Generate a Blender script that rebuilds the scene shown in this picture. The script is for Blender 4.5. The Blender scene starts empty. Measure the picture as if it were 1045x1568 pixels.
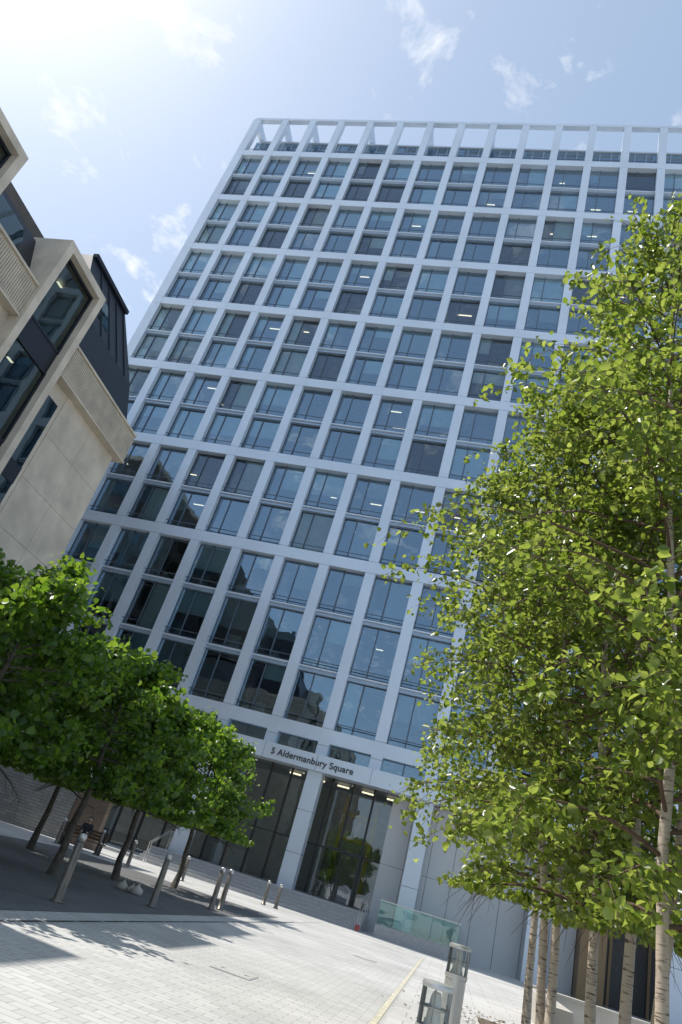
import bpy, math, random
import numpy as np
from mathutils import Vector, Matrix, noise
random.seed(7); rng=np.random.default_rng(7)
scn=bpy.context.scene
scn.view_settings.view_transform='Standard'; scn.view_settings.look='None'; scn.view_settings.exposure=0

# ---------------------------------------------------------------- materials
def newmat(name):
    m=bpy.data.materials.new(name); m.use_nodes=True
    nt=m.node_tree; nt.nodes.clear()
    out=nt.nodes.new('ShaderNodeOutputMaterial')
    return m,nt,out
def N(nt,t,**k):
    n=nt.nodes.new(t)
    for a,b in k.items(): setattr(n,a,b)
    return n
def simple(name,col,rough=.6,metal=0.,var=.12,scale=3.,bump=0.,bscale=40.,coord='Object',spec=.5):
    m,nt,out=newmat(name); L=nt.links.new
    p=N(nt,'ShaderNodeBsdfPrincipled'); L(p.outputs[0],out.inputs[0])
    p.inputs['Roughness'].default_value=rough; p.inputs['Metallic'].default_value=metal
    p.inputs['Specular IOR Level'].default_value=spec
    tc=N(nt,'ShaderNodeTexCoord')
    n=N(nt,'ShaderNodeTexNoise'); n.inputs['Scale'].default_value=scale; n.inputs['Detail'].default_value=6
    L(tc.outputs[coord],n.inputs['Vector'])
    r=N(nt,'ShaderNodeValToRGB')
    c=np.array(col)
    r.color_ramp.elements[0].position=.3; r.color_ramp.elements[1].position=.7
    r.color_ramp.elements[0].color=(*(c*(1-var)),1); r.color_ramp.elements[1].color=(*np.minimum(c*(1+var),.95),1)
    L(n.outputs['Fac'],r.inputs[0]); L(r.outputs[0],p.inputs['Base Color'])
    if bump>0:
        n2=N(nt,'ShaderNodeTexNoise'); n2.inputs['Scale'].default_value=bscale; n2.inputs['Detail'].default_value=8
        L(tc.outputs[coord],n2.inputs['Vector'])
        b=N(nt,'ShaderNodeBump'); b.inputs['Strength'].default_value=bump; b.inputs['Distance'].default_value=.02
        L(n2.outputs['Fac'],b.inputs['Height']); L(b.outputs[0],p.inputs['Normal'])
    return m
def emis(name,col,s):
    m,nt,out=newmat(name); e=N(nt,'ShaderNodeEmission'); e.inputs[0].default_value=(*col,1); e.inputs[1].default_value=s
    nt.links.new(e.outputs[0],out.inputs[0]); return m
def glass(name,tint,gl,f0,ior=1.6,wob=.002):
    m,nt,out=newmat(name); L=nt.links.new
    t=N(nt,'ShaderNodeBsdfTransparent'); t.inputs[0].default_value=(*tint,1)
    g=N(nt,'ShaderNodeBsdfGlossy'); g.inputs['Color'].default_value=(*gl,1); g.inputs['Roughness'].default_value=.01
    fr=N(nt,'ShaderNodeFresnel'); fr.inputs[0].default_value=ior
    ad=N(nt,'ShaderNodeMath',operation='ADD',use_clamp=True); ad.inputs[1].default_value=f0
    L(fr.outputs[0],ad.inputs[0])
    tc=N(nt,'ShaderNodeTexCoord'); n=N(nt,'ShaderNodeTexNoise'); n.inputs['Scale'].default_value=.6; n.inputs['Detail'].default_value=2
    L(tc.outputs['Object'],n.inputs['Vector'])
    b=N(nt,'ShaderNodeBump'); b.inputs['Strength'].default_value=1; b.inputs['Distance'].default_value=wob*6
    L(n.outputs['Fac'],b.inputs['Height']); L(b.outputs[0],g.inputs['Normal'])
    mx=N(nt,'ShaderNodeMixShader'); L(ad.outputs[0],mx.inputs[0]); L(t.outputs[0],mx.inputs[1]); L(g.outputs[0],mx.inputs[2])
    L(mx.outputs[0],out.inputs[0]); return m
def leafmat(name,c1,c2,t1,t2,gloss=.35,mixv=.45):
    m,nt,out=newmat(name); L=nt.links.new
    ge=N(nt,'ShaderNodeNewGeometry')
    r=N(nt,'ShaderNodeValToRGB'); r.color_ramp.elements[0].color=(*c1,1); r.color_ramp.elements[1].color=(*c2,1)
    r2=N(nt,'ShaderNodeValToRGB'); r2.color_ramp.elements[0].color=(*t1,1); r2.color_ramp.elements[1].color=(*t2,1)
    L(ge.outputs['Random Per Island'],r.inputs[0]); L(ge.outputs['Random Per Island'],r2.inputs[0])
    p=N(nt,'ShaderNodeBsdfPrincipled'); p.inputs['Roughness'].default_value=gloss
    L(r.outputs[0],p.inputs['Base Color'])
    t=N(nt,'ShaderNodeBsdfTranslucent'); L(r2.outputs[0],t.inputs[0])
    mx=N(nt,'ShaderNodeMixShader'); mx.inputs[0].default_value=mixv
    L(p.outputs[0],mx.inputs[1]); L(t.outputs[0],mx.inputs[2]); L(mx.outputs[0],out.inputs[0]); return m

def brickmat(name,c1,c2,mortar,bw,bh,ms=.012,rough=.75,coord='Object',rot=(0,0,0),offset=.5,var=.25,bump=.4,stain=False):
    m,nt,out=newmat(name); L=nt.links.new
    p=N(nt,'ShaderNodeBsdfPrincipled'); p.inputs['Roughness'].default_value=rough; L(p.outputs[0],out.inputs[0])
    tc=N(nt,'ShaderNodeTexCoord'); mp=N(nt,'ShaderNodeMapping'); mp.inputs['Rotation'].default_value=rot
    L(tc.outputs[coord],mp.inputs[0])
    b=N(nt,'ShaderNodeTexBrick'); b.offset=offset
    b.inputs['Scale'].default_value=1; b.inputs['Brick Width'].default_value=bw; b.inputs['Row Height'].default_value=bh
    b.inputs['Mortar Size'].default_value=ms; b.inputs['Mortar Smooth'].default_value=.2; b.inputs['Bias'].default_value=0
    b.inputs['Color1'].default_value=(*c1,1); b.inputs['Color2'].default_value=(*c2,1); b.inputs['Mortar'].default_value=(*mortar,1)
    L(mp.outputs[0],b.inputs['Vector'])
    n=N(nt,'ShaderNodeTexNoise'); n.inputs['Scale'].default_value=.35; n.inputs['Detail'].default_value=9; n.inputs['Roughness'].default_value=.65
    L(tc.outputs[coord],n.inputs['Vector'])
    r=N(nt,'ShaderNodeMapRange'); r.inputs[1].default_value=.3; r.inputs[2].default_value=.7; r.inputs[3].default_value=1-var; r.inputs[4].default_value=1+var*.3
    L(n.outputs['Fac'],r.inputs[0])
    mx=N(nt,'ShaderNodeMixRGB',blend_type='MULTIPLY'); mx.inputs[0].default_value=1
    L(b.outputs['Color'],mx.inputs[1]); L(r.outputs[0],mx.inputs[2])
    last=mx
    if stain:
        v=N(nt,'ShaderNodeTexNoise'); v.inputs['Scale'].default_value=5.; v.inputs['Detail'].default_value=3
        L(tc.outputs[coord],v.inputs['Vector'])
        rr=N(nt,'ShaderNodeMapRange'); rr.inputs[1].default_value=.66; rr.inputs[2].default_value=.72; rr.inputs[3].default_value=1; rr.inputs[4].default_value=.78
        L(v.outputs['Fac'],rr.inputs[0])
        m3=N(nt,'ShaderNodeMixRGB',blend_type='MULTIPLY'); m3.inputs[0].default_value=1
        L(mx.outputs[0],m3.inputs[1]); L(rr.outputs[0],m3.inputs[2]); last=m3
    L(last.outputs[0],p.inputs['Base Color'])
    bp=N(nt,'ShaderNodeBump'); bp.inputs['Strength'].default_value=bump; bp.inputs['Distance'].default_value=.01; bp.invert=True
    L(b.outputs['Fac'],bp.inputs['Height']); L(bp.outputs[0],p.inputs['Normal'])
    return m

M_white=simple('silver_metal_cladding',(.65,.72,.80),.33,.28,.06,.25)
M_white2=simple('grey_metal_spandrel',(.36,.45,.56),.35,.35,.05,.3)
M_joint=simple('dark_joint',(.05,.055,.06),.6)
M_frame=simple('window_frame_metal',(.10,.13,.16),.4,.3)
M_glassT=glass('coated_glass',(.62,.74,.76),(.62,.82,1.0),.28)
M_glassT2=glass('coated_glass_clear',(.66,.72,.70),(.66,.80,.95),.13)
M_glassL=glass('lobby_glass',(.62,.68,.66),(.85,.92,1),.12)
M_glassB=glass('balustrade_glass',(.62,.82,.76),(.9,.95,1),.06)
M_glassC=glass('clear_glass',(.88,.9,.88),(.9,.95,1),.02,1.4)
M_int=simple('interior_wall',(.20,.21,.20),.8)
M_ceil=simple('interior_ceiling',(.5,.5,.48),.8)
M_blind=simple('roller_blind',(.58,.70,.70),.8,0,.08,1.5)
M_blind2=simple('grey_roller_blind',(.34,.40,.40),.8,0,.08,1.5)
M_light=emis('ceiling_light',(1,.88,.65),2.2)
M_stone=simple('portland_stone',(.60,.525,.425),.8,0,.17,1.2,.25,60)
M_stoneD=simple('ribbed_stone',(.54,.475,.385),.85,0,.14,2.,.4,30)
M_unseen=simple('unseen_block_dark',(.12,.105,.09),.8,0,.14,2.)  # dark colour of the unseen masses added to shade the tower
M_black=simple('black_lead_cladding',(.016,.02,.03),.4,.1,.2,.8)
M_glassS=glass('dark_window_glass',(.34,.42,.38),(.62,.76,.78),.10,1.5,.0006)
M_panel=simple('pale_wall_panel',(.57,.58,.58),.5,0,.05,.4)
M_bronze=simple('bronze_panel',(.22,.15,.08),.45,.4,.1,.7)
M_dark=simple('dark_metal',(.05,.052,.055),.4,.4)
M_steel=simple('stainless_steel',(.58,.57,.55),.38,.6,.06,5)
M_step=simple('granite_step',(.42,.42,.42),.7,0,.1,6,.2,90)
M_concrete=simple('concrete',(.46,.43,.38),.85,0,.12,2.,.3,50)
M_bark=simple('plane_bark',(.10,.085,.07),.9,0,.35,7,.5,30)
M_soil=simple('planting_soil',(.13,.10,.07),.95,0,.4,8,.6,40)
M_pave=brickmat('granite_paving',(.59,.58,.56),(.50,.495,.475),(.34,.33,.32),.30,.15,.007,.7,stain=True)
M_slab=brickmat('slab_paving',(.60,.585,.56),(.53,.52,.50),(.34,.33,.32),.9,.6,.01,.7,stain=True)
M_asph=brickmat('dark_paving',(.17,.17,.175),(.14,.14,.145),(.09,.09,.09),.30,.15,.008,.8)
M_cobble=brickmat('travertine_wall',(.44,.42,.385),(.34,.32,.30),(.2,.19,.18),.55,.14,.012,.8,rot=(math.radians(90),0,0))
M_brick=brickmat('brown_brick',(.25,.16,.10),(.2,.13,.08),(.25,.22,.2),.225,.075,.01,.8,rot=(math.radians(90),0,0))
M_line=simple('cream_line',(.56,.52,.41),.7,0,.25,5)
M_yellow=simple('yellow_frame',(.75,.50,.08),.5)
M_red=simple('red_plastic',(.55,.04,.03),.4)
M_wood=simple('bench_timber',(.12,.07,.04),.6,0,.3,9)
M_post=simple('bronze_post',(.20,.175,.15),.38,.5,.15,6)
M_desk=simple('white_desk',(.75,.75,.73),.4,0,.03)

# ---------------------------------------------------------------- mesh builder
class MB:
    def __init__(s): s.v=[];s.f=[];s.mi=[];s.mats=[]
    def idx(s,m):
        if m not in s.mats: s.mats.append(m)
        return s.mats.index(m)
    def hexa(s,p,m):
        o=len(s.v); s.v+= [tuple(q) for q in p]; k=s.idx(m)
        for f in ((0,3,2,1),(4,5,6,7),(0,1,5,4),(1,2,6,5),(2,3,7,6),(3,0,4,7)):
            s.f.append(tuple(o+i for i in f)); s.mi.append(k)
    def box(s,x0,x1,y0,y1,z0,z1,m):
        s.hexa([(x0,y0,z0),(x1,y0,z0),(x1,y1,z0),(x0,y1,z0),(x0,y0,z1),(x1,y0,z1),(x1,y1,z1),(x0,y1,z1)],m)
    def quad(s,a,b,c,d,m):
        o=len(s.v); s.v+=[a,b,c,d]; s.f.append((o,o+1,o+2,o+3)); s.mi.append(s.idx(m))
    def tube(s,pts,rad,m,n=6,cap=True):
        o=len(s.v); k=s.idx(m); P=[Vector(p) for p in pts]
        for i,p in enumerate(P):
            d=(P[min(i+1,len(P)-1)]-P[max(i-1,0)]).normalized()
            a=d.cross(Vector((.3,.9,.1)) if abs(d.z)>.8 else Vector((0,0,1))).normalized(); b=d.cross(a)
            for j in range(n):
                t=2*math.pi*j/n; q=p+(a*math.cos(t)+b*math.sin(t))*rad[i]; s.v.append(tuple(q))
        for i in range(len(P)-1):
            for j in range(n):
                j2=(j+1)%n
                s.f.append((o+i*n+j,o+i*n+j2,o+(i+1)*n+j2,o+(i+1)*n+j)); s.mi.append(k)
        if cap:
            s.f.append(tuple(o+j for j in range(n))); s.mi.append(k)
            e=o+(len(P)-1)*n; s.f.append(tuple(e+j for j in reversed(range(n)))); s.mi.append(k)
    def lathe(s,c,prof,m,n=20):
        o=len(s.v); k=s.idx(m)
        for r,z in prof:
            for j in range(n):
                t=2*math.pi*j/n; s.v.append((c[0]+r*math.cos(t),c[1]+r*math.sin(t),c[2]+z))
        for i in range(len(prof)-1):
            for j in range(n):
                j2=(j+1)%n; s.f.append((o+i*n+j,o+i*n+j2,o+(i+1)*n+j2,o+(i+1)*n+j)); s.mi.append(k)
        s.f.append(tuple(o+j for j in reversed(range(n)))); s.mi.append(k)
        e=o+(len(prof)-1)*n; s.f.append(tuple(e+j for j in range(n))); s.mi.append(k)
    def obj(s,name,parent=None,smooth=False):
        me=bpy.data.meshes.new(name); me.from_pydata(s.v,[],s.f)
        for m in s.mats: me.materials.append(m)
        me.polygons.foreach_set('material_index',s.mi)
        if smooth: me.polygons.foreach_set('use_smooth',[True]*len(s.f))
        me.update()
        ob=bpy.data.objects.new(name,me); scn.collection.objects.link(ob)
        if parent: ob.parent=parent
        return ob
def empty(name,loc=(0,0,0)):
    e=bpy.data.objects.new(name,None); scn.collection.objects.link(e); e.location=loc; e.empty_display_size=.5; return e

# ---------------------------------------------------------------- ground
g=MB(); g.quad((-900,-900,0),(900,-900,0),(900,900,0),(-900,900,0),M_pave); g.obj('ground')
g=MB(); g.quad((-.7,-20,.004),(14,-20,.004),(14,39,.004),(-.7,39,.004),M_slab); g.obj('pavement')
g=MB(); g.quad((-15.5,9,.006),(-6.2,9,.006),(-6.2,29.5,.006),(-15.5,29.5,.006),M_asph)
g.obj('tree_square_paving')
g=MB(); g.quad((-.88,-20,.008),(-.78,-20,.008),(-.78,34,.008),(-.88,34,.008),M_line); g.obj('painted_line')
# manhole cover and slot drain
g=MB()
for (x,y) in ((-3.1,12.6),(-2.2,24)):
    g.box(x-.33,x+.33,y-.33,y+.33,.001,.010,M_step); g.box(x-.30,x+.30,y-.30,y+.30,.0101,.013,M_pave)
    for q_ in (-.2,.2): g.box(x+q_-.04,x+q_+.04,y-.02,y+.02,.0131,.016,M_dark)
g.obj('manhole_cover')
g=MB(); g.box(-5.72,-5.6,-20,36,.001,.007,M_step)
yy=6.
while yy<30: g.box(-5.69,-5.63,yy,yy+.9,.0072,.010,M_dark); yy+=1.
g.obj('drain_channel')

# ---------------------------------------------------------------- tower
TX=-36.4; BAY=3.4; NB=16; FY=43.0; RX=TX+NB*BAY
tower=empty('office_tower')
PW=.36
fr=MB(); sp=MB(); gl=MB(); it=MB(); bl=MB(); li=MB(); mu=MB()
bands=[9.35]+[21.2+7.9*i for i in range(7)]
TOP=75.3
floors=[9.35,13.3,17.25]+[21.2+3.95*i for i in range(13)]
for k,z in enumerate(bands):
    h=.42
    for i in range(NB):
        x=TX+i*BAY
        fr.box(x+PW,x+BAY-PW,FY+.03,FY+.62,z-h,z+h,M_white)
for i in range(NB+1):
    x=TX+i*BAY
    cuts=sorted(set([8.75,9.8]+sum([[b-.45,b+.45] for b in bands[1:]],[])+[TOP-.3]))
    allz=[8.1]+cuts+[TOP]
    for a,b in zip(allz[:-1],allz[1:]):
        fr.box(x-PW,x+PW,FY,FY+.62,a+.012,b-.012,M_white)
    fr.box(x-PW+.03,x+PW-.03,FY+.03,FY+.58,8.1,TOP-.02,M_joint)
for i in range(NB):
    x=TX+i*BAY
    fr.box(x+PW,x+BAY-PW,FY+.02,FY+.55,TOP-.34,TOP-.01,M_white)
for i in range(NB+1):
    x=TX+i*BAY
    if i%2==0 or i<3:
        fr.hexa([(x-.2,FY+.62,TOP-1.4),(x+.2,FY+.62,TOP-1.4),(x+.2,FY+5.2,TOP-.5),(x-.2,FY+5.2,TOP-.5),(x-.2,FY+.62,TOP-.05),(x+.2,FY+.62,TOP-.05),(x+.2,FY+5.2,TOP-.05),(x-.2,FY+5.2,TOP-.05)],M_white)
        fr.box(x-.2,x+.2,FY+2.1,FY+2.6,69,TOP-.85,M_white)
fr.box(TX,RX,FY+5.2,FY+5.6,TOP-.5,TOP-.05,M_white)
for i in range(NB):
    x=TX+i*BAY
    gl.box(x+.06,x+BAY-.06,FY+1.75,FY+1.8,69,73.1,M_glassT)
    mu.box(x-.06,x+.06,FY+1.7,FY+1.85,69,73.2,M_white2)
    for q_ in (.33,.66): mu.box(x+BAY*q_-.03,x+BAY*q_+.03,FY+1.7,FY+1.85,69,73.2,M_white2)
it.box(TX+.4,RX,FY+1.95,FY+20,73.12,73.4,M_white2)
mu.box(TX+.4,RX,FY+1.6,FY+1.9,73.2,73.38,M_white)
mu.box(TX,RX,FY+.9,FY+.94,70.6,70.66,M_frame); mu.box(TX,RX,FY+.9,FY+.94,70.2,70.24,M_frame)
for k in range(len(floors)-1):
    z0=floors[k]; z1=floors[k+1]
    big0=abs(min(bands,key=lambda b:abs(b-z0))-z0)<.1
    big1=abs(min(bands,key=lambda b:abs(b-z1))-z1)<.1
    lo=z0+(.44 if big0 else .24); hi=z1-(.44 if big1 else .24)
    for i in range(NB):
        x=TX+i*BAY; xa=x+PW; xb=x+BAY-PW
        if not big1:
            sp.box(xa,xb,FY+.24,FY+.62,z1-.20,z1+.16,M_white2)
            sp.box(xa,xb,FY+.10,FY+.24,z1+.04,z1+.13,M_white)
            sp.box(xa,xb,FY+.14,FY+.18,z1+.55,z1+.60,M_frame)
        if big0:
            sp.box(xa,xb,FY+.14,FY+.18,z0+.85,z0+.90,M_frame)
        xm=xa+(xb-xa)*(.36 if z0>20 else .42)
        yb=FY+.50
        gm=M_glassT if random.random()<.74 else M_glassT2
        for (p,q) in ((xa,xm-.035),(xm+.035,xb)):
            t1,t2=rng.normal(0,.008,2)
            gl.quad((p,yb+t1,lo),(q,yb+t2,lo),(q,yb+t2-t1*.5,hi),(p,yb+t1-t2*.5,hi),gm)
        mu.box(xm-.035,xm+.035,FY+.43,FY+.6,lo,hi,M_frame)
        mu.box(xa,xa+.05,FY+.44,FY+.6,lo,hi,M_frame); mu.box(xb-.05,xb,FY+.44,FY+.6,lo,hi,M_frame)
        mu.box(xa+.05,xb-.05,FY+.44,FY+.6,lo,lo+.06,M_frame)
        r=random.random(); bmt=M_blind if random.random()<.65 else M_blind2
        def blind(p,q,fr_):
            bl.quad((p,FY+.68,hi-(hi-lo)*fr_),(q,FY+.68,hi-(hi-lo)*fr_),(q,FY+.68,hi),(p,FY+.68,hi),bmt)
        lowb=z0<50
        if r<(.36 if lowb else .22): blind(xa+.05,xb-.05,random.choice([.35,.5,.6,.75,1.]))
        elif r<(.64 if lowb else .42): blind(xm+.03,xb-.05,random.choice([.3,.45,.6,1.,1.]))
        elif r<(.76 if lowb else .52): blind(xa+.05,xm-.03,random.choice([.5,1.]))
        if random.random()<.24:
            for yy in (1.9,4.1):
                if random.random()<.7:
                    lw=random.choice([.5,.9,1.3])
                    li.box(x+1.0,x+1.0+lw,FY+yy,FY+yy+.09,z1-.46,z1-.43,M_light)
        if random.random()<.6:
            fx=xa+random.random()*1.2
            it.box(fx,fx+.5+random.random()*.7,FY+1.2,FY+1.8,z0+.2,z0+.2+.6+random.random()*.7,M_int if random.random()<.5 else M_ceil)
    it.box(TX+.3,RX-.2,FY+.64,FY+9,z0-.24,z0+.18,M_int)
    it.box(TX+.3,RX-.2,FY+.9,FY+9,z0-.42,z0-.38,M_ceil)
    for i in range(0,NB,2):
        x=TX+i*BAY; it.box(x-.3,x+.3,FY+2.6,FY+3.2,z0+.18,z1-.42,M_ceil)
    for i in range(NB):
        if random.random()<.3:
            x=TX+i*BAY; it.box(x-.05,x+.05,FY+.8,FY+7,z0+.18,z1-.42,M_int)
it.box(TX+.3,RX-.2,FY+.64,FY+9,floors[-1]-.24,floors[-1]+.18,M_int)
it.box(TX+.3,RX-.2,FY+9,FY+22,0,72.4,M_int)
for z in floors: fr.box(TX-.36,TX+.3,FY+.64,FY+22,z-.4,z+.4,M_white)
for j in range(1,7): fr.box(TX-.36-.01,TX+.3,FY+.3+j*3.4,FY+.9+j*3.4,8.2,TOP-1.5,M_white)
gl.quad((TX,FY+.62,9.4),(TX,FY+22,9.4),(TX,FY+22,68.6),(TX,FY+.62,68.6),M_glassS)
fr.box(TX-.66,TX-.42,FY+.1,FY+.6,8.2,TOP-.1,M_white)
# mezzanine strip window above the fascia
sp.box(TX+.4,RX,FY+.9,FY+.95,8.1,8.95,M_int)
for i in range(NB):
    x=TX+i*BAY
    gl.quad((x+PW,FY+.42,8.12),(x+BAY-PW,FY+.42,8.12),(x+BAY-PW,FY+.42,8.93),(x+PW,FY+.42,8.93),M_glassT)
    sp.box(x+BAY/2-.03,x+BAY/2+.03,FY+.36,FY+.48,8.1,8.93,M_frame)
    for c in range(3): sp.box(x+PW,x+BAY-PW,FY+.62,FY+.66,8.25+c*.22,8.29+c*.22,M_frame)
fr.box(TX,RX,FY-.55,FY+.7,7.15,8.08,M_white)
for i in range(NB*1): fr.box(TX+i*BAY-.01,TX+i*BAY+.01,FY-.553,FY-.549,7.16,8.07,M_joint)
fr.box(TX,RX,FY+.7,FY+9,7.5,7.75,M_panel)
for i in range(4,12):
    li.lathe((TX+(i+.5)*BAY,FY+1.6,7.44),[(.09,0),(.09,.05)],M_light,10)
for i in range(0,NB+1,2):
    x=TX+i*BAY
    fr.box(x-.46,x+.46,FY-.1,FY+.75,.0,7.14,M_white)
    for zz in (2.6,4.9): fr.box(x-.465,x+.465,FY-.105,FY+.755,zz,zz+.02,M_joint)
LY=FY+3.0
def lobby(x0,x1,zb,zt,nx,y=LY):
    w=(x1-x0)/nx
    for i in range(nx):
        a=x0+i*w
        for (p,q) in ((zb,zb+2.6),(zb+2.68,zt)):
            t1=rng.normal(0,.01)
            gl.quad((a+.05,y+t1,p),(a+w-.05,y-t1,p),(a+w-.05,y-t1,q),(a+.05,y+t1,q),M_glassL)
        mu.box(a-.05,a+.05,y-.12,y+.1,zb,zt,M_dark)
        mu.box(a+.05,a+w-.05,y-.06,y+.06,zb+2.6,zb+2.68,M_dark)
    mu.box(x1-.05,x1+.05,y-.12,y+.1,zb,zt,M_dark)
lobby(TX+6*BAY+.5,-4.4,.82,7.5,8)
lobby(TX+.5,TX+6*BAY-.5,.15,7.5,12,FY+2.2)
mu.box(-7.9,-7.8,LY-1.1,LY-.12,.82,3.4,M_dark); mu.box(-5.7,-5.6,LY-1.1,LY-.12,.82,3.4,M_dark); mu.box(-7.9,-5.6,LY-1.1,LY-.12,3.4,3.55,M_dark)
gl.quad((-7.8,LY-1.05,.82),(-6.8,LY-1.05,.82),(-6.8,LY-1.05,3.4),(-7.8,LY-1.05,3.4),M_glassL)
mu.box(-6.8,-6.74,LY-1.08,LY-1.02,.82,3.4,M_dark)
it.box(TX,RX,FY+8.9,FY+9.0,.8,7.5,M_ceil)
it.box(TX+6*BAY,-4.4,FY-.4,FY+8.9,.5,.80,M_step)
it.box(-7.6,-7.38,FY+3.7,FY+4.0,.8,6.8,M_yellow); it.box(-7.4,-5.6,FY+3.7,FY+4.0,4.2,4.4,M_yellow); it.box(-5.6,-5.38,FY+3.7,FY+4.0,.8,6.8,M_yellow); it.box(-7.4,-5.6,FY+3.7,FY+4.0,5.6,5.8,M_yellow)
it.box(-15.2,-12.9,FY+3.9,FY+4.6,.8,1.9,M_desk); it.box(-15.4,-12.7,FY+3.8,FY+4.7,1.9,1.97,M_desk)
for k in range(5): li.box(-12+k*1.7,-11.2+k*1.7,FY+5,FY+5.1,7.3,7.4,M_light)
nx=8; w=(6.6+4.4)/nx
for i in range(nx):
    a=-4.4+i*w
    for (p,q) in ((.0,3.4),(3.42,7.14)):
        fr.box(a+.012,a+w-.012,FY+1.2,FY+1.5,p,q,M_panel)
fr.box(-4.38,6.58,FY+1.25,FY+1.5,0,7.14,M_joint)
fr.box(6.62,7.9,FY-.2,FY+1.4,0,7.14,M_bronze)
fr.box(7.9,RX,FY+3,FY+3.2,0,7.14,M_dark)
for k in range(5): fr.box(8.6+k*2,8.75+k*2,FY+2.9,FY+3.0,0,7.14,M_bronze)
fr.obj('facade_frame',tower); sp.obj('spandrels',tower); gl.obj('glazing',tower); it.obj('interior_floors',tower)
bl.obj('window_blinds',tower); li.obj('ceiling_lights',tower); mu.obj('window_mullions',tower)
cu=bpy.data.curves.new('sign_lettering','FONT'); cu.body='5 Aldermanbury Square'; cu.size=.53; cu.extrude=.02; cu.offset=.006; cu.align_x='CENTER'; cu.space_character=1.03
cu.materials.append(M_dark)
to=bpy.data.objects.new('sign_lettering',cu); scn.collection.objects.link(to); to.parent=tower
to.location=(-9.5,FY-.575,7.44); to.rotation_euler=(math.radians(90),0,0)

st=MB()
for k in range(5):
    z1=.16*(k+1); st.box(-16.8+.0,-4.2,FY-3.6+k*.42,FY-3.6+(k+1)*.42 if k<4 else FY-.4,0 ,z1,M_step)
    st.box(-16.8,-4.2,FY-3.603+k*.42,FY-3.56+k*.42,z1,z1+.004,M_concrete)
st.box(-23,-16.8,FY-3.6,FY+2,0,.15,M_step)
st.obj('entrance_steps')
def handrail(x,name,red=False):
    h=MB(); y0=FY-3.8
    for o_ in (0,.12):
        h.tube([(x+o_,y0,.0),(x+o_,y0,.95)],[.02]*2,M_steel,8)
        h.tube([(x+o_,y0-.1,.95),(x+o_,y0+2.1,1.75),(x+o_,y0+2.7,1.78)],[.02]*3,M_steel,8)
        h.tube([(x+o_,y0+2.6,1.77),(x+o_,y0+2.6,.7)],[.02]*2,M_steel,8)
        if red: h.tube([(x+o_,y0,.02),(x+o_,y0,.28)],[.045]*2,M_red,8)
    h.obj(name,None,True)
handrail(-4.35,'handrail',True); handrail(-16.2,'handrail')
b=MB(); b.box(-3.5,.6,FY-3.5,FY+1.1,0,.55,M_step)
for i in range(3):
    a=-3.45+i*1.34
    b.box(a,a+1.28,FY-3.45,FY-3.43,.56,1.6,M_glassB)
    b.box(a+.62,a+.66,FY-3.42,FY-3.38,.55,1.5,M_steel)
b.box(-3.5,.6,FY-3.47,FY-3.41,1.6,1.65,M_steel)
b.box(.52,.54,FY-3.4,FY+1.1,.56,1.6,M_glassB); b.box(.5,.56,FY-3.4,FY+1.1,1.6,1.65,M_steel)
b.obj('glass_balustrade')

# ---------------------------------------------------------------- left stone building
sb=empty('stone_building')
LX=-16.95; CY=22.3; XO=LX+.5
s=MB(); gS=MB(); rb=MB(); bk=MB(); ii=MB(); il=MB()
zc0,zc1=14.6,15.9
ys=[18.3,20.3,CY]
zz=[0,1.5,3.4,5.3,7.2,9.0,10.9,12.75,14.6]
for a,bq in zip(ys[:-1],ys[1:]):
    for p,q in zip(zz[:-1],zz[1:]):
        s.box(LX-.3,LX,a+.006,bq-.006,p+.006,q-.006,M_stone)
for p,q in zip(zz[:-1],zz[1:]):
    for k in range(7):
        s.box(LX-.3-(k+1)*1.9+.006,LX-.3-k*1.9-.006,CY-.3,CY-.006,p+.006,q-.006,M_stone)
s.box(LX-13.5,LX-.02,18.3,CY-.02,0,zc0,M_joint)
def cornice(ya,yb):
    rb.box(LX-.4,LX+.30,ya,yb,zc0,zc1,M_stoneD)
    y=ya+.03
    while y<yb-.06:
        rb.box(LX+.30,LX+.335,y,y+.05,zc0+.06,zc1-.08,M_stoneD); y+=.095
    rb.box(LX-.4,LX+.40,ya,yb,zc0-.07,zc0-.002,M_stone); rb.box(LX-.4,LX+.40,ya,yb,zc1+.002,zc1+.09,M_stone)
cornice(16.905,CY+.3)
x=LX+.3
while x>LX-13:
    rb.box(x-.05,x,CY+.3,CY+.335,zc0+.06,zc1-.08,M_stoneD); x-=.095
rb.box(LX-13,LX-.4,CY-.3,CY+.3,zc0,zc1,M_stoneD)
y1=16.9
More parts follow.
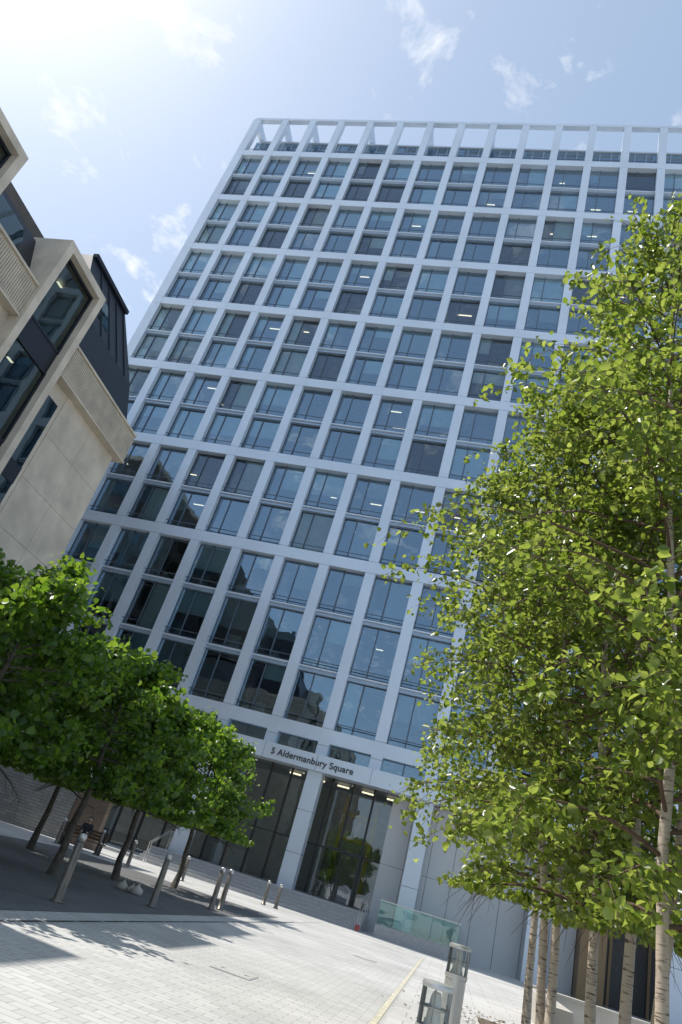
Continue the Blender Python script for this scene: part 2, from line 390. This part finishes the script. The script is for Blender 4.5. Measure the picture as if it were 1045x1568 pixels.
while y1>-12:
    y0=y1-2.7
    X1=XO; tw=.30
    s.box(LX-.6,X1,y0,y0+tw,3.2,18.3,M_stone); s.box(LX-.6,X1,y1-tw,y1,3.2,18.3,M_stone)
    s.box(LX-2.0,X1-.003,y0+tw,y1-tw,18.0,18.3,M_stone)
    s.box(LX-2.0,LX-.6,y0,y0+tw,zc1,18.3,M_stone); s.box(LX-2.0,LX-.6,y1-tw,y1,zc1,18.3,M_stone)
    s.box(LX-.6,X1-.003,y0+tw,y1-tw,3.2,3.6,M_stone)
    xg=X1-.34
    for (p,q) in ((3.6,6.7),(7.4,10.4),(11.1,14.2),(15.1,18.0)):
        gS.quad((xg,y0+tw,p),(xg,y1-tw,p),(xg,y1-tw,q),(xg,y0+tw,q),M_glassS)
        bk.box(xg-.05,xg+.06,y0+tw,y0+tw+.07,p,q,M_black); bk.box(xg-.05,xg+.06,y1-tw-.07,y1-tw,p,q,M_black)
        bk.box(xg-.05,xg+.06,y0+tw+.07,y1-tw-.07,q-.09,q,M_black); bk.box(xg-.05,xg+.06,y0+tw+.07,y1-tw-.07,p,p+.09,M_black)
        ii.box(LX-2.6,xg-.2,y0+tw,y1-tw,p-.3,p-.1,M_ceil)
        ii.box(LX-1.0,LX-.95,y0+tw,y0+tw+.7,p,q,M_blind2)
        for c in range(2): il.box(LX-.9,LX-.8,y0+.7+c*.9,y0+1.0+c*.9,q-.12,q-.1,M_light)
    for (p,q) in ((6.7,7.4),(10.4,11.1),(14.2,15.1)): bk.box(xg-.1,xg+.03,y0+tw,y1-tw,p,q,M_black)
    ya=y0-3.0; yb=y0
    cornice(ya+.005,yb-.005)
    for (p,q) in ((3.6,6.7),(7.4,10.4),(11.1,14.0)):
        gS.quad((LX-.35,ya+.25,p),(LX-.35,yb-.25,p),(LX-.35,yb-.25,q),(LX-.35,ya+.25,q),M_glassS)
        ym=(ya+yb)/2
        bk.box(LX-.4,LX-.2,ym-.05,ym+.05,p,q,M_black)
        ii.box(LX-3,LX-.5,ya,yb,p-.3,p-.1,M_ceil)
    s.box(LX-.4,LX+.02,ya,ya+.25,0,zc0-.08,M_stone); s.box(LX-.4,LX+.02,yb-.25,yb,0,zc0-.08,M_stone)
    for (p,q) in ((0,3.6),(14.0,zc0-.08)): s.box(LX-.4,LX,ya+.25,yb-.25,p,q,M_stone)
    for (p,q) in ((6.7,7.4),(10.4,11.1)): bk.box(LX-.4,LX-.1,ya+.25,yb-.25,p,q,M_black)
    xa=LX-.15; xb=LX-.95
    bk.hexa([(xb-.6,ya,zc1+.09),(xa,ya,zc1+.09),(xa,yb,zc1+.09),(xb-.6,yb,zc1+.09),(xb-.6,ya,18.1),(xb,ya,18.1),(xb,yb,18.1),(xb-.6,yb,18.1)],M_black)
    def mp(t,yy,o=.02): return (xa+(xb-xa)*t+o,yy,zc1+.09+(18.1-zc1-.09)*t)
    gS.quad(mp(.22,ya+.7),mp(.22,yb-.7),mp(.85,yb-.7),mp(.85,ya+.7),M_glassS)
    y1-=5.7
s.box(LX-.4,LX-.02,16.9,18.3,0,zc0-.08,M_stone)
gS.quad((LX-.01,17.15,4),(LX-.01,18.1,4),(LX-.01,18.1,13.9),(LX-.01,17.15,13.9),M_glassS)
bk.box(LX-.4,LX-.015,17.15,18.1,4,13.9,M_black)
for p in (6.7,10.4): bk.box(LX-.1,LX+.02,17.15,18.1,p,p+.7,M_black)
bk.hexa([(LX-6,16.9,zc1+.09),(LX-.1,16.9,zc1+.09),(LX-.1,CY+.1,zc1+.09),(LX-6,CY+.1,zc1+.09),(LX-6,16.9,18.5),(LX-1.0,16.9,18.5),(LX-1.0,CY-.0,18.5),(LX-6,CY-.0,18.5)],M_black)
bk.hexa([(LX-6,17.6,18.5),(LX-1.0,17.6,18.5),(LX-1.0,CY,18.5),(LX-6,CY,18.5),(LX-6,18.4,22.4),(LX-2.9,18.4,22.4),(LX-2.9,CY-.4,22.4),(LX-6,CY-.4,22.4)],M_black)
def mr(t,yy): return (LX-1.0-1.9*t+.02,yy,18.5+3.9*t)
gS.quad(mr(.2,18.9),mr(.2,19.9),mr(.6,19.9),mr(.6,18.9),M_glassS)
bk.box(LX-3.0,LX-2.75,18.5,CY-.4,22.4,22.6,M_black)
for k2 in range(1,5):
    yy=18.4+k2*.8
    bk.hexa([(LX-1.0,yy,18.5),(LX-.95,yy,18.5),(LX-.95,yy+.04,18.5),(LX-1.0,yy+.04,18.5),(LX-2.9,yy,22.4),(LX-2.84,yy,22.4),(LX-2.84,yy+.04,22.4),(LX-2.9,yy+.04,22.4)],M_black)
ii.box(LX-13,LX-3.0,-14,CY-.4,0,17.9,M_int)
bk.box(LX-13,LX-2.0,-14,17.5,17.9,18.2,M_black)
rw=MB()  # hidden mass added to block sky and darken the tower's lower left
rw.box(-30,-24.3,-6,CY-.1,18.25,24.6,M_unseen); rw.box(-46,-30.2,-6,CY-.1,0,30,M_unseen)
for zz2 in range(2):
    for j in range(11): rw.box(-24.32,-24.24,-5+j*2.4,-3.4+j*2.4,19+zz2*2.9,21+zz2*2.9,M_frame)
for zz2 in range(8):
    for j in range(6): rw.box(-45+j*2.4,-43.4+j*2.4,CY-.12,CY-.04,1+zz2*3.6,3+zz2*3.6,M_frame)
rw.obj('unseen_shade_block',sb)
s.obj('stone_walls',sb); gS.obj('windows',sb); rb.obj('ribbed_cornice',sb); bk.obj('black_roof',sb); ii.obj('interior_floors',sb); il.obj('ceiling_lights',sb)

nb=empty('unseen_reflection_block'); q=MB(); q2=MB()  # unseen block added so the tower's lower-left cladding reflects something dark
q.box(-60,-34.5,23,35,0,32,M_unseen)
for z in range(8):
    for j in range(5): q2.box(-34.52,-34.43,23.8+j*2.3,25.3+j*2.3,1.2+z*3.8,3.6+z*3.8,M_glassS)
    for j in range(10): q2.box(-59+j*2.4,-57.5+j*2.4,34.98,35.07,1.2+z*3.8,3.6+z*3.8,M_glassS)
q.box(-60.3,-34.2,22.7,35.3,32,32.4,M_stone)
q.obj('walls',nb); q2.obj('windows',nb)
w_=MB(); w_.box(-34,-18.4,33.6,34,0,2.5,M_cobble); w_.box(-34,-18.35,33.55,34.05,2.5,2.58,M_concrete); w_.obj('stone_wall')
w_=MB(); w_.box(-18.35,-16.6,33.7,34.1,0,2.7,M_brick); w_.box(-18.38,-16.55,33.65,34.15,2.7,2.78,M_concrete); w_.obj('brick_wall')

w_=MB()
w_.box(2.85,12,24,24.45,0,.62,M_concrete); w_.box(2.4,2.85,18.5,24.45,0,.62,M_concrete); w_.box(2.36,12,23.96,24.49,.62,.68,M_concrete)
w_.obj('planter_wall')
w_=MB(); w_.quad((.9,4,.010),(2.9,4,.010),(2.9,18.4,.010),(.9,18.4,.010),M_soil); w_.obj('tree_bed')

# ---------------------------------------------------------------- bollards
def bollard(x,y,h=1.15,name='bollard'):
    m=MB(); m.lathe((0,0,0),[(.12,0),(.12,.03),(.085,.035),(.08,.4),(.072,h-.16),(.06,h-.15),(.06,h-.13)],M_post,18)
    m.lathe((0,0,h-.13),[(.074,0),(.074,.1),(.06,.13),(.01,.135)],M_steel,18)
    o=m.obj(name,None,True); o.location=(x,y,.006); return o
for x,y in ((-6.8,13.3),(-6.8,17.9),(-6.85,22.8),(-6.9,23.9)): bollard(x,y)
for x,y in ((-8.3,35.4),(-7.7,35.4),(-11.6,33),(-13.2,30.5),(-15,31),(-16.4,30)): bollard(x,y,1.0)
def lamp(x,y,sc=1.):
    m=MB(); m.lathe((0,0,0),[(.15,0),(.15,.05),(.125,.06),(.125,.74),(.135,.75),(.135,.79)],M_steel,24)
    m.lathe((0,0,.79),[(.08,0),(.06,.05),(.045,.2),(.03,.24)],M_desk,14)
    m.lathe((0,0,.91),[(.10,0),(.122,.004),(.122,.014),(.10,.018)],M_steel,24)
    m.lathe((0,0,1.05),[(.132,0),(.135,.02),(.125,.045),(.02,.05)],M_steel,24)
    for j in range(3):
        t=j*math.pi*2/3+.4; m.tube([(.118*math.cos(t),.118*math.sin(t),.78),(.118*math.cos(t),.118*math.sin(t),1.06)],[.008,.008],M_steel,6)
    n=24
    for j in range(n):
        a=2*math.pi*j/n; b2=2*math.pi*(j+1)/n
        m.quad((.128*math.cos(a),.128*math.sin(a),.79),(.128*math.cos(b2),.128*math.sin(b2),.79),(.128*math.cos(b2),.128*math.sin(b2),1.05),(.128*math.cos(a),.128*math.sin(a),1.05),M_glassC)
    o=m.obj('bollard_light',None,True); o.location=(x,y,.006); o.scale=(sc,sc,sc)
    mod=o.modifiers.new('e','EDGE_SPLIT'); mod.split_angle=math.radians(35)
lamp(.0,7.0,1.0); lamp(.22,12.0,1.2)

# ---------------------------------------------------------------- trees
def leaves_mesh(name,pos,size,mat,parent,upbias=.6,wide=.42,droop=0.):
    n=len(pos); pos=np.array(pos)
    nrm=rng.normal(size=(n,3)); nrm[:,2]+=upbias; nrm/=np.linalg.norm(nrm,axis=1)[:,None]
    d=rng.normal(size=(n,3)); d[:,2]-=droop; d-=nrm*np.sum(d*nrm,axis=1)[:,None]; d/=np.linalg.norm(d,axis=1)[:,None]
    sd=np.cross(nrm,d)
    L=size*rng.uniform(.65,1.25,n)[:,None]
    fold=nrm*L*.13
    b=pos; tip=pos+d*L - nrm*L*.12
    l1=pos+d*L*.28+sd*L*wide*.95+fold; l2=pos+d*L*.66+sd*L*wide*.75+fold*.7
    r1=pos+d*L*.28-sd*L*wide*.95+fold; r2=pos+d*L*.66-sd*L*wide*.75+fold*.7
    V=np.stack([b,l1,l2,tip,r2,r1],axis=1).reshape(-1,3)
    me=bpy.data.meshes.new(name)
    base=np.arange(n)*6
    F=np.stack([base,base+3,base+2,base+1,base,base+5,base+4,base+3],axis=1).reshape(-1)
    me.vertices.add(n*6); me.vertices.foreach_set('co',V.ravel())
    me.loops.add(n*8); me.loops.foreach_set('vertex_index',F)
    me.polygons.add(n*2); me.polygons.foreach_set('loop_start',np.arange(n*2)*4)
    try: me.polygons.foreach_set('loop_total',np.full(n*2,4))
    except Exception: pass
    me.materials.append(mat); me.update(calc_edges=True); me.validate()
    o=bpy.data.objects.new(name,me); scn.collection.objects.link(o); o.parent=parent; return o
M_leafP=leafmat('plane_leaf',(.035,.085,.012),(.09,.17,.03),(.16,.34,.02),(.38,.54,.05))
M_leafB=leafmat('birch_leaf',(.045,.08,.015),(.11,.16,.035),(.26,.38,.03),(.55,.64,.12),.3,.5)
mb_,nt,out=newmat('birch_bark'); L=nt.links.new
p=N(nt,'ShaderNodeBsdfPrincipled'); p.inputs['Roughness'].default_value=.7; L(p.outputs[0],out.inputs[0])
tc=N(nt,'ShaderNodeTexCoord'); mp_=N(nt,'ShaderNodeMapping'); mp_.inputs['Scale'].default_value=(3,3,18); L(tc.outputs['Object'],mp_.inputs[0])
n=N(nt,'ShaderNodeTexNoise'); n.inputs['Scale'].default_value=2.2; n.inputs['Detail'].default_value=8; L(mp_.outputs[0],n.inputs['Vector'])
r=N(nt,'ShaderNodeValToRGB'); r.color_ramp.elements[0].position=.34; r.color_ramp.elements[0].color=(.10,.075,.06,1); r.color_ramp.elements[1].position=.46; r.color_ramp.elements[1].color=(.50,.42,.34,1)
L(n.outputs['Fac'],r.inputs[0]); L(r.outputs[0],p.inputs['Base Color'])
M_birch=mb_
M_twig=simple('birch_twig',(.12,.075,.05),.8,0,.2,8)
M_litter=simple('dry_leaf',(.22,.15,.07),.8,0,.3,6)
lt=[(random.gauss(1.9,.9),random.uniform(5,19.5),.02+random.random()*.02) for _ in range(1500)]
leaves_mesh('leaf_litter',lt,.07,M_litter,None,6.,.42,0.)

def tree(name,x,y,H,z0,R,nl,ntw,nleaf,lsize,lmat,bark,twig,r0,kind,lean=(0,0),stems=1,seed=1):
    rd=random.Random(seed); e=empty(name,(0,0,0)); wood=MB(); lv=[]
    for sidx in range(stems):
        ang=rd.random()*6.28; sx=x+(math.cos(ang)*.22 if stems>1 else 0); sy=y+(math.sin(ang)*.22 if stems>1 else 0)
        Hs=H*(1-.10*sidx); n=9; pts=[];rad=[]
        ox=0;oy=0
        for i in range(n+1):
            t=i/n
            pts.append(Vector((sx+lean[0]*t*t+ox+(math.cos(ang)*.9*t if stems>1 else 0),sy+lean[1]*t*t+oy+(math.sin(ang)*.9*t if stems>1 else 0),Hs*t)))
            rad.append(r0*(1-t)**.8*.95+.012); ox+=rd.uniform(-.07,.07); oy+=rd.uniform(-.07,.07)
        rad[0]*=1.25
        wood.tube(pts,rad,bark,9)
        def at(t):
            f=min(t*n,n-.001); i=int(f); return pts[i].lerp(pts[i+1],f-i)
        for l in range(nl//stems):
            u=(l+rd.random())/(nl//stems)
            zst=z0*.75+(Hs-z0*.75)*u**(.9) *.97
            t=zst/Hs; az=l*2.399+rd.uniform(-.4,.4)
            if kind=='round':
                prof=math.sqrt(max(.05,1-((u-.38)/.66)**2)); el=math.radians(-5+50*u)
            else:
                prof=(.55+.75*u*1.45 if u<.32 else max(.14,1.0-(u-.32)**1.5*1.35)); el=math.radians(22+33*u)
            Ln=R*prof*rd.uniform(.66,1.15)
            p0=at(t); d=Vector((math.cos(az)*math.cos(el),math.sin(az)*math.cos(el),math.sin(el)))
            m=7; bp=[p0]; br=[max(.009,rad[min(int(t*n),n)]*.42)]
            dd=d.copy()
            for i in range(m):
                dd=dd+Vector((rd.uniform(-.16,.16),rd.uniform(-.16,.16),(-.10 if kind=='birch' else -.03)+rd.uniform(-.1,.08))); dd.normalize()
                bp.append(bp[-1]+dd*Ln/m); br.append(br[0]*(1-(i+1)/m)**.9+.004)
            wood.tube(bp,br,bark if br[0]>.03 and kind!='birch' else twig,5,False)
            for w in range(ntw):
                f=(.22+.78*((w+rd.random())/ntw))*m; f=min(f,m-.001); i=int(f); q0=bp[i].lerp(bp[i+1],f-i)
                dv=(bp[i+1]-bp[i]).normalized()+Vector((rd.uniform(-1,1),rd.uniform(-1,1),rd.uniform(-.8,.7)))*.95; dv.normalize()
                tl=rd.uniform(.35,.95)*(1.0 if kind=='birch' else .7)*(R/3.0)
                q=[q0]; dw=dv.copy()
                for k in range(3):
                    dw.z-=.30 if kind=='birch' else .08; dw.normalize(); q.append(q[-1]+dw*tl/3)
                wood.tube(q,[.006,.005,.004,.002],twig,3,False)
                nn=int(nleaf*min(2.6,rd.lognormvariate(-.1,.6)))
                for k in range(nn):
                    g_=rd.random()**.8*2.999; i2=int(g_); qq=q[i2].lerp(q[i2+1],g_-i2)
                    sg=.08 if kind=='birch' else .12
                    lv.append((qq.x+rd.gauss(0,sg),qq.y+rd.gauss(0,sg),max(z0*.8,qq.z+rd.gauss(0,sg))))
    wood.obj('trunk_and_branches',e,True)
    leaves_mesh('foliage',lv,lsize,lmat,e,.7,.42 if kind=='birch' else .55,.6)
    return len(lv)
tot=0
for i,(x,y,h,rr) in enumerate(((-9.5,12.3,5.2,2.2),(-9.3,17.4,5.1,2.2),(-9.7,21.9,4.9,2.0),(-9.6,26.7,5.0,2.4),(-13.2,22.7,5.3,2.1),(-13.0,17.2,5.3,2.1),(-12.9,12.6,5.4,2.1))):
    tot+=tree('plane_tree',x,y,h,2.6,rr,36,12,18,.15,M_leafP,M_bark,M_bark,.10,'round',seed=20+i)
bs=((2.15,8.5,12.6,3.1,2.5),(2.1,9.8,11.6,3.1,2.5),(1.9,10.7,11.2,3.2,2.6),(1.75,12.4,11.0,3.3,2.7),(1.5,14.3,10.6,3.1,3.0),(3.3,7.0,12.8,2.8,2.5))
for i,(x,y,h,rr,zb) in enumerate(bs):
    tot+=tree('birch_tree',x,y,h,zb,rr,72,11,17,.105,M_leafB,M_birch,M_twig,.062,'birch',lean=(-.35,.1),stems=2 if i in (1,3) else 1,seed=50+i)
print('LEAVES',tot)

# ---------------------------------------------------------------- bench and seated person
bench=MB()
for k in range(4): bench.box(-1,1,-.22+k*.12,-.12+k*.12,.42,.455,M_wood)
for k in range(3): bench.box(-1,1,.27,.30,.52+k*.13,.62+k*.13,M_wood)
for xx in (-.85,.85):
    bench.box(xx-.03,xx+.03,-.22,-.16,0,.42,M_dark); bench.box(xx-.03,xx+.03,.22,.268,0,.9,M_dark); bench.box(xx-.03,xx+.03,-.16,.22,.38,.418,M_dark)
bo=bench.obj('park_bench'); bo.location=(-15.6,30.6,.004); bo.rotation_euler=(0,0,math.radians(20))
M_cloth=simple('dark_clothes',(.03,.032,.04),.85); M_skin=simple('skin',(.5,.32,.24),.55,0,.05); M_hair=simple('dark_hair',(.03,.02,.015),.6); M_jean=simple('grey_trousers',(.10,.11,.14),.85)
def skin_obj(name,verts,edges,rads,mat,parent,root=0,sub=1):
    me=bpy.data.meshes.new(name); me.from_pydata(verts,edges,[]); me.materials.append(mat)
    o=bpy.data.objects.new(name,me); scn.collection.objects.link(o); o.parent=parent
    sm=o.modifiers.new('skin','SKIN'); sm.use_smooth_shade=True
    for i,r in enumerate(rads): me.skin_vertices[0].data[i].radius=(r,r) if not isinstance(r,tuple) else r
    me.skin_vertices[0].data[root].use_root=True
    ss=o.modifiers.new('sub','SUBSURF'); ss.levels=sub; ss.render_levels=sub
    return o
pe=empty('seated_person',(-15.6,30.55,.004)); pe.rotation_euler=(0,0,math.radians(20))
V=[(0,.08,.56),(0,.10,.75),(0,.09,.95),(0,.07,1.05),(.18,.08,1.02),(.24,-.02,.78),(.14,-.24,.72),(-.18,.08,1.02),(-.24,-.02,.78),(-.14,-.24,.72)]
E=[(0,1),(1,2),(2,3),(2,4),(4,5),(5,6),(2,7),(7,8),(8,9)]
skin_obj('torso',V,E,[(.17,.13),(.15,.11),(.16,.11),(.06,.06),.065,.05,.038,.065,.05,.038],M_cloth,pe)
for sgn in (-1,1):
    V=[(sgn*.08,.06,.54),(sgn*.13,-.40,.53),(sgn*.13,-.42,.10),(sgn*.13,-.44,.05),(sgn*.14,-.60,.035)]
    skin_obj('leg',V,[(0,1),(1,2),(2,3),(3,4)],[.095,.07,.05,.045,.03],M_jean,pe)
    hx=sgn*.14
    V=[(hx,-.24,.72),(hx*.9,-.32,.72)]+[(hx*.9+(-.03+.02*j),-.37,.715) for j in range(4)]+[(hx*.9+(-.035+.022*j),-.405+.006*abs(j-1.5),.69) for j in range(4)]+[(hx*.6,-.30,.735),(hx*.45,-.335,.73)]
    skin_obj('hand',V,[(0,1)]+[(1,2+j) for j in range(4)]+[(2+j,6+j) for j in range(4)]+[(0,10),(10,11)],[.028,.03]+[.01]*4+[.008]*4+[.012,.009],M_skin,pe)
hd=MB(); prof=[(.055,-.12),(.06,-.06),(.068,-.04),(.085,.0),(.092,.05),(.088,.10),(.062,.15),(.02,.175)]
hd.lathe((0,.05,1.17),prof,M_skin,16); hd.lathe((0,.065,1.20),[(.094,-.06),(.10,.02),(.096,.09),(.07,.14),(.02,.158)],M_hair,16)
hd.box(-.012,.012,-.065,-.035,1.17,1.205,M_skin)
for sx in (-.032,.032): hd.box(sx-.01,sx+.01,-.043,-.036,1.212,1.22,M_hair)
hd.box(-.022,.022,-.036,-.028,1.142,1.148,M_red)
for sx in (-.092,.092): hd.box(sx-.01,sx+.01,.03,.06,1.17,1.225,M_skin)
hd.obj('head',pe,True)
bg=MB()
for (dx,dy,r_) in ((0,0,.14),(.26,.05,.12),(.46,-.08,.15)):
    bg.lathe((dx,dy,0),[(r_*.9,0),(r_*1.1,r_*.4),(r_*.95,r_*.9),(r_*.4,r_*1.3),(r_*.2,r_*1.6),(r_*.3,r_*1.8)],M_concrete,12)
o=bg.obj('rubbish_bags',None,True); o.location=(-8.4,19.6,.01)

# ---------------------------------------------------------------- camera
cam=bpy.data.cameras.new('Camera'); co=bpy.data.objects.new('Camera',cam); scn.collection.objects.link(co)
cam.sensor_fit='VERTICAL'; cam.sensor_height=36; cam.sensor_width=24; cam.lens=24; cam.clip_end=5000; cam.clip_start=.05
az=math.radians(16.3); pt=math.radians(27.8); ro=math.radians(17.35)
h=Vector((-math.sin(az),math.cos(az),0)); r0=Vector((math.cos(az),math.sin(az),0)); Z=Vector((0,0,1))
F=h*math.cos(pt)+Z*math.sin(pt); U0=-h*math.sin(pt)+Z*math.cos(pt)
cx=r0*math.cos(ro)+U0*math.sin(ro); cy=-r0*math.sin(ro)+U0*math.cos(ro)
mt=Matrix(((cx.x,cy.x,-F.x,0),(cx.y,cy.y,-F.y,0),(cx.z,cy.z,-F.z,1.55),(0,0,0,1))); co.matrix_world=mt
scn.camera=co

# ---------------------------------------------------------------- sun & sky
el=math.radians(56); sx,sy=-1,.14; nrm=math.hypot(sx,sy); sx/=nrm; sy/=nrm
sd=Vector((sx*math.cos(el),sy*math.cos(el),math.sin(el)))
sl=bpy.data.lights.new('sun','SUN'); sl.energy=5; sl.angle=math.radians(.5); sl.color=(1,.955,.88)
so=bpy.data.objects.new('sun',sl); scn.collection.objects.link(so); so.rotation_euler=sd.to_track_quat('Z','Y').to_euler(); so.location=(-30,-10,60)
w=bpy.data.worlds.new('World'); scn.world=w; w.use_nodes=True; nt=w.node_tree; nt.nodes.clear(); L=nt.links.new
out=N(nt,'ShaderNodeOutputWorld'); bg_=N(nt,'ShaderNodeBackground'); bg_.inputs[1].default_value=.14; L(bg_.outputs[0],out.inputs[0])
sk=N(nt,'ShaderNodeTexSky'); sk.sky_type='NISHITA'; sk.sun_disc=False; sk.sun_elevation=el; sk.sun_rotation=math.atan2(sx,sy); sk.dust_density=1.5; sk.air_density=1.1; sk.ozone_density=1.5
tc=N(nt,'ShaderNodeTexCoord'); sep=N(nt,'ShaderNodeSeparateXYZ'); L(tc.outputs['Generated'],sep.inputs[0])
zz_=N(nt,'ShaderNodeMath',operation='MAXIMUM'); zz_.inputs[1].default_value=.08; L(sep.outputs[2],zz_.inputs[0])
dx=N(nt,'ShaderNodeMath',operation='DIVIDE'); L(sep.outputs[0],dx.inputs[0]); L(zz_.outputs[0],dx.inputs[1])
dy=N(nt,'ShaderNodeMath',operation='DIVIDE'); L(sep.outputs[1],dy.inputs[0]); L(zz_.outputs[0],dy.inputs[1])
cb=N(nt,'ShaderNodeCombineXYZ'); L(dx.outputs[0],cb.inputs[0]); L(dy.outputs[0],cb.inputs[1])
n1=N(nt,'ShaderNodeTexNoise'); n1.inputs['Scale'].default_value=7.5; n1.inputs['Detail'].default_value=10; n1.inputs['Roughness'].default_value=.62; n1.inputs['Distortion'].default_value=.3; L(cb.outputs[0],n1.inputs['Vector'])
rp=N(nt,'ShaderNodeValToRGB'); rp.color_ramp.elements[0].position=.56; rp.color_ramp.elements[0].color=(0,0,0,1); rp.color_ramp.elements[1].position=.78; rp.color_ramp.elements[1].color=(1,1,1,1); L(n1.outputs['Fac'],rp.inputs[0])
hz=N(nt,'ShaderNodeMixRGB'); hz.inputs[0].default_value=.36; hz.inputs[2].default_value=(5.2,6.8,8.7,1); L(sk.outputs[0],hz.inputs[1])
mx=N(nt,'ShaderNodeMixRGB'); L(rp.outputs[0],mx.inputs[0]); L(hz.outputs[0],mx.inputs[1]); mx.inputs[2].default_value=(8.6,8.6,8.7,1)
L(mx.outputs[0],bg_.inputs[0])
